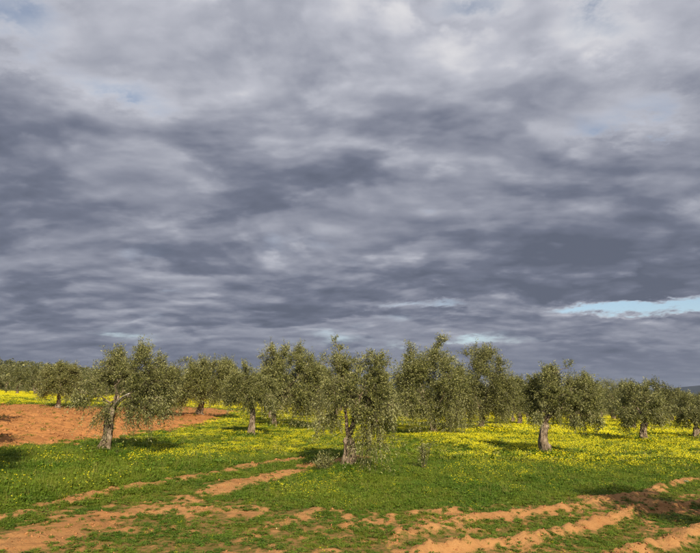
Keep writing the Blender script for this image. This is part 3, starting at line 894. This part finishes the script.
def flower(R, n, rad, h0, h1, size, stem=True):
    V, F, mi = [], [], []
    for i in range(n):
        a, r = R.uniform(0, 6.28), rad * math.sqrt(R.random())
        b = np.array([math.cos(a) * r, math.sin(a) * r, 0]); t = b + (R.normal(0, .03), R.normal(0, .03), R.uniform(h0, h1))
        if stem:
            k = len(V); V += [b - (.003, 0, 0), b + (.003, 0, 0), t]; F.append((k, k + 1, k + 2)); mi.append(0)
        nrm = unit(np.array([R.normal(.1, .5), R.normal(-.35, .5), 1.0])); e1 = unit(np.cross(nrm, [.3, .8, .1])); e2 = np.cross(nrm, e1)
        s = size * R.uniform(.7, 1.25); k = len(V)
        V.append(t)
        for j in range(5):
            q = j * 1.2566; V.append(t + (e1 * math.cos(q) + e2 * math.sin(q)) * s * .5 + nrm * s * .22)
        for j in range(5): F.append((k, k + 1 + j, k + 1 + (j + 1) % 5)); mi.append(1)
    return V, F, mi
def add_shape(name, V, F, mats, mi=None):
    me = mesh_from(name, np.array(V), F, mats)
    if mi is not None: me.polygons.foreach_set('material_index', np.array(mi, np.int32))
    o = bpy.data.objects.new(name, me)
    return o
def scatter(name, label, pts, scale, rot, kinds, shapes):
    c = bpy.data.collections.new(name + '_shapes')
    for i, so in enumerate(shapes):
        so.name = '%s_%02d' % (name, i); c.objects.link(so)
    me = mesh_from(name, pts, np.zeros((0, 3), np.int32), None, attrs={
        'size': ('POINT', 'FLOAT_VECTOR', scale.astype(np.float32)), 'turn': ('POINT', 'FLOAT_VECTOR', rot.astype(np.float32)), 'pick': ('POINT', 'INT', kinds.astype(np.int32))})
    o = obj(name, me)
    ng = bpy.data.node_groups.new(name, 'GeometryNodeTree')
    ng.interface.new_socket('Geometry', in_out='INPUT', socket_type='NodeSocketGeometry')
    ng.interface.new_socket('Geometry', in_out='OUTPUT', socket_type='NodeSocketGeometry')
    gi = ng.nodes.new('NodeGroupInput'); go = ng.nodes.new('NodeGroupOutput')
    m2p = ng.nodes.new('GeometryNodeMeshToPoints')
    iop = ng.nodes.new('GeometryNodeInstanceOnPoints'); ci = ng.nodes.new('GeometryNodeCollectionInfo')
    ci.inputs['Collection'].default_value = c; ci.inputs['Separate Children'].default_value = True; ci.inputs['Reset Children'].default_value = True
    def na(nm, typ):
        a = ng.nodes.new('GeometryNodeInputNamedAttribute'); a.data_type = typ; a.inputs[0].default_value = nm; return a.outputs[0]
    L = ng.links.new
    L(gi.outputs[0], m2p.inputs['Mesh']); L(m2p.outputs[0], iop.inputs['Points'])
    L(ci.outputs[0], iop.inputs['Instance']); iop.inputs['Pick Instance'].default_value = True
    L(na('pick', 'INT'), iop.inputs['Instance Index']); L(na('turn', 'FLOAT_VECTOR'), iop.inputs['Rotation']); L(na('size', 'FLOAT_VECTOR'), iop.inputs['Scale'])
    L(iop.outputs[0], go.inputs[0])
    md = o.modifiers.new('scatter', 'NODES'); md.node_group = ng
    tag(o, label, kind='stuff')
    return o
def candidates(R, d0, d1, dens, half=.70, pad=2.5):
    area = half * (d1 * d1 - d0 * d0) + 2 * pad * (d1 - d0)
    n = int(area * dens)
    y = np.sqrt(R.uniform(d0 * d0, d1 * d1, n)); x = R.uniform(-1, 1, n) * (half * y + pad)
    return x, y
def turned(R, n, tilt=.12):
    return np.stack([R.normal(0, tilt, n), R.normal(0, tilt, n), R.uniform(0, 6.28, n)], -1)

R = np.random.default_rng(2024)
g_shapes = []
for i in range(4):
    V, F = blades(R, 16, .09, .08, .20, .0042, .7); g_shapes.append(add_shape('g', V, F, M['grass']))
for i in range(2):
    V, F = herb(R, 22, .10, .11, .055); g_shapes.append(add_shape('g', V, F, M['herb']))
for i in range(2):                                     # coarser tufts for further away
    V, F = blades(R, 22, .20, .10, .24, .010, .7); V2, F2 = herb(R, 14, .2, .16, .09)
    F = F + [tuple(j + len(V) for j in f) for f in F2]; g_shapes.append(add_shape('g', V + V2, F, M['grass']))
for i in range(2):                                     # taller weeds
    V, F = blades(R, 7, .10, .22, .42, .004, .5); V2, F2 = herb(R, 10, .1, .34, .03)
    g_shapes.append(add_shape('g', V + V2, F + [tuple(j + len(V) for j in f) for f in F2], M['grass']))
X, Y, S, K = [], [], [], []
for d0, d1, dens, lo in ((6.5, 15, 330, 0), (15, 24, 190, 0), (24, 40, 42, 6), (40, 75, 14, 6)):
    x, y = candidates(R, d0, d1, dens)
    s_, fl_, tall_, rel_, soil_, worn_ = covers(x, y)
    nz = fbm(x, y, 2.3, 3, .6, 31.0)
    keep = R.random(len(x)) < np.clip((1 - s_ * 1.15), .07 * (soil_ < .5) + .03, 1) * np.where(worn_ > .5, sstep(nz, .34, .56) * .9 + .1, 1)
    x, y, tl = x[keep], y[keep], tall_[keep]
    X.append(x); Y.append(y); S.append(tl * R.uniform(.65, 1.25, len(x)) * (1.0 if lo == 0 else (1.15 if d0 < 40 else 1.7)))
    K.append(R.integers(6, 8, len(x)) if lo else np.where(R.random(len(x)) < .62, R.integers(0, 4, len(x)), R.integers(4, 6, len(x))))
    K[-1] = np.where(R.random(len(x)) < .035, R.integers(8, 10, len(x)), K[-1])
X = np.concatenate(X); Y = np.concatenate(Y); S = np.clip(np.concatenate(S), .25, 3); K = np.concatenate(K)
pts = np.stack([X, Y, ground_z(X, Y) - .005], -1)
scatter('grass', 'short green grass and clover growing over the grove floor', pts, np.stack([S * .5 + .45, S * .5 + .45, S], -1), turned(R, len(X)), K, g_shapes)
print('grass tufts', len(X))

f_shapes = []
for i in range(3):
    V, F, mi = flower(R, 14, .20, .08, .24, .024); f_shapes.append(add_shape('f', V, F, [M['grass'], M['petal']], mi))
for i in range(3):
    V, F, mi = flower(R, 60, .34, .08, .30, .033, False); f_shapes.append(add_shape('f', V, F, [M['grass'], M['petal']], mi))
for i in range(2):
    V, F, mi = flower(R, 130, .80, .10, .36, .066, False); f_shapes.append(add_shape('f', V, F, [M['grass'], M['petal']], mi))
X, Y, S, K = [], [], [], []
for d0, d1, dens, lo, hi in ((7, 24, 26, 0, 3), (24, 42, 12, 3, 6), (42, 130, 3.4, 6, 8)):
    x, y = candidates(R, d0, d1, dens)
    s_, fl_, tall_, rel_, soil_, worn_ = covers(x, y)
    keep = R.random(len(x)) < fl_ * (1 - .7 * worn_)
    x, y = x[keep], y[keep]
    X.append(x); Y.append(y); S.append(R.uniform(.7, 1.2, len(x)) * np.clip(tall_[keep], .5, 1.2)); K.append(R.integers(lo, hi, len(x)))
X = np.concatenate(X); Y = np.concatenate(Y); S = np.concatenate(S); K = np.concatenate(K)
pts = np.stack([X, Y, ground_z(X, Y)], -1)
scatter('yellow_flowers', 'bright yellow wild flowers carpeting the grass between the olive trees', pts, np.stack([S, S, S], -1), np.stack([X * 0, X * 0, R.normal(0, .5, len(X))], -1), K, f_shapes)
print('flower clumps', len(X))

def lump(R, seg=8, rings=5, rough=.28, squash=.7):
    V = [(0, 0, -squash)]; F = []
    for i in range(1, rings):
        a = math.pi * i / rings
        for j in range(seg):
            q = j / seg * 6.283; r = 1 + R.normal(0, rough)
            V.append((math.sin(a) * math.cos(q) * r, math.sin(a) * math.sin(q) * r, -math.cos(a) * squash * r))
    V.append((0, 0, squash)); T = len(V) - 1
    for j in range(seg):
        k = (j + 1) % seg
        F.append((0, 1 + k, 1 + j)); F.append((T, T - seg + j, T - seg + k))
        for i in range(rings - 2):
            b = 1 + i * seg; F.append((b + j, b + k, b + seg + k, b + seg + j))
    return V, F
c_shapes = []
for i in range(6):
    V, F = lump(R, 7, 4, .34, .55); c_shapes.append(add_shape('c', V, F, M['clod']))
X, Y, S = [], [], []
for d0, d1, dens, s0, cap in ((7, 20, 120, .011, .034), (20, 60, 34, .026, .085)):
    x, y = candidates(R, d0, d1, dens)
    s_ = covers(x, y)[0]
    keep = R.random(len(x)) < s_ ** 2 * sstep(fbm(x, y, 1.7, 2, .5, 44.), .3, .65)
    X.append(x[keep]); Y.append(y[keep]); S.append(np.minimum(s0 * np.exp(R.normal(0, .6, keep.sum())), cap))
X = np.concatenate(X); Y = np.concatenate(Y); S = np.concatenate(S)
pts = np.stack([X, Y, ground_z(X, Y) + S * .1], -1)
scatter('soil_clods', 'crumbled clods of orange soil in the ruts and ploughed strip', pts, np.stack([S, S, S], -1), turned(R, len(X), .5), R.integers(0, 6, len(X)), c_shapes)

for (sx, sy, sr, lab) in ((19, 460, .13, 'pale stone lying in the grass below the ploughed field'), (686, 484, .06, 'pale stone beside the raised orange rut')):
    p = ground_at(sx, sy); V, F = lump(R, 12, 8, .10, .6)
    p[2] = float(ground_z(p[:1], p[1:2])[0]) + sr * .3
    o = obj('stone', mesh_from('stone', np.array(V) * sr * np.array([1.5, 1, .9]), F, M['stone'], True)); o.location = p
    tag(o, lab, 'stone', 'stones in the field')

# ------------------------------------------------------------------ air
x0, x1, y0, y1, z0, z1 = gx[0] - 50, gx[-1] + 50, gy[0] - 50, gy[-1] + 50, -12.0, 190.0
V = [(a, b, c) for c in (z0, z1 + 30) for b in (y0, y1) for a in (x0, x1)]
F = [(0, 2, 3, 1), (4, 5, 7, 6), (0, 1, 5, 4), (1, 3, 7, 5), (3, 2, 6, 7), (2, 0, 4, 6)]
hm = bpy.data.materials.new('haze'); hm.use_nodes = True
hn = hm.node_tree; hn.nodes.remove(hn.nodes['Principled BSDF'])
pv = hn.nodes.new('ShaderNodeVolumePrincipled')
pv.inputs['Color'].default_value = (.62, .74, .95, 1); pv.inputs['Density'].default_value = 3.5e-5; pv.inputs['Anisotropy'].default_value = .2
hn.links.new(pv.outputs[0], hn.nodes['Material Output'].inputs['Volume'])
tag(obj('haze', mesh_from('haze', V, F, hm)), 'thin bluish haze over the far hills', kind='stuff')
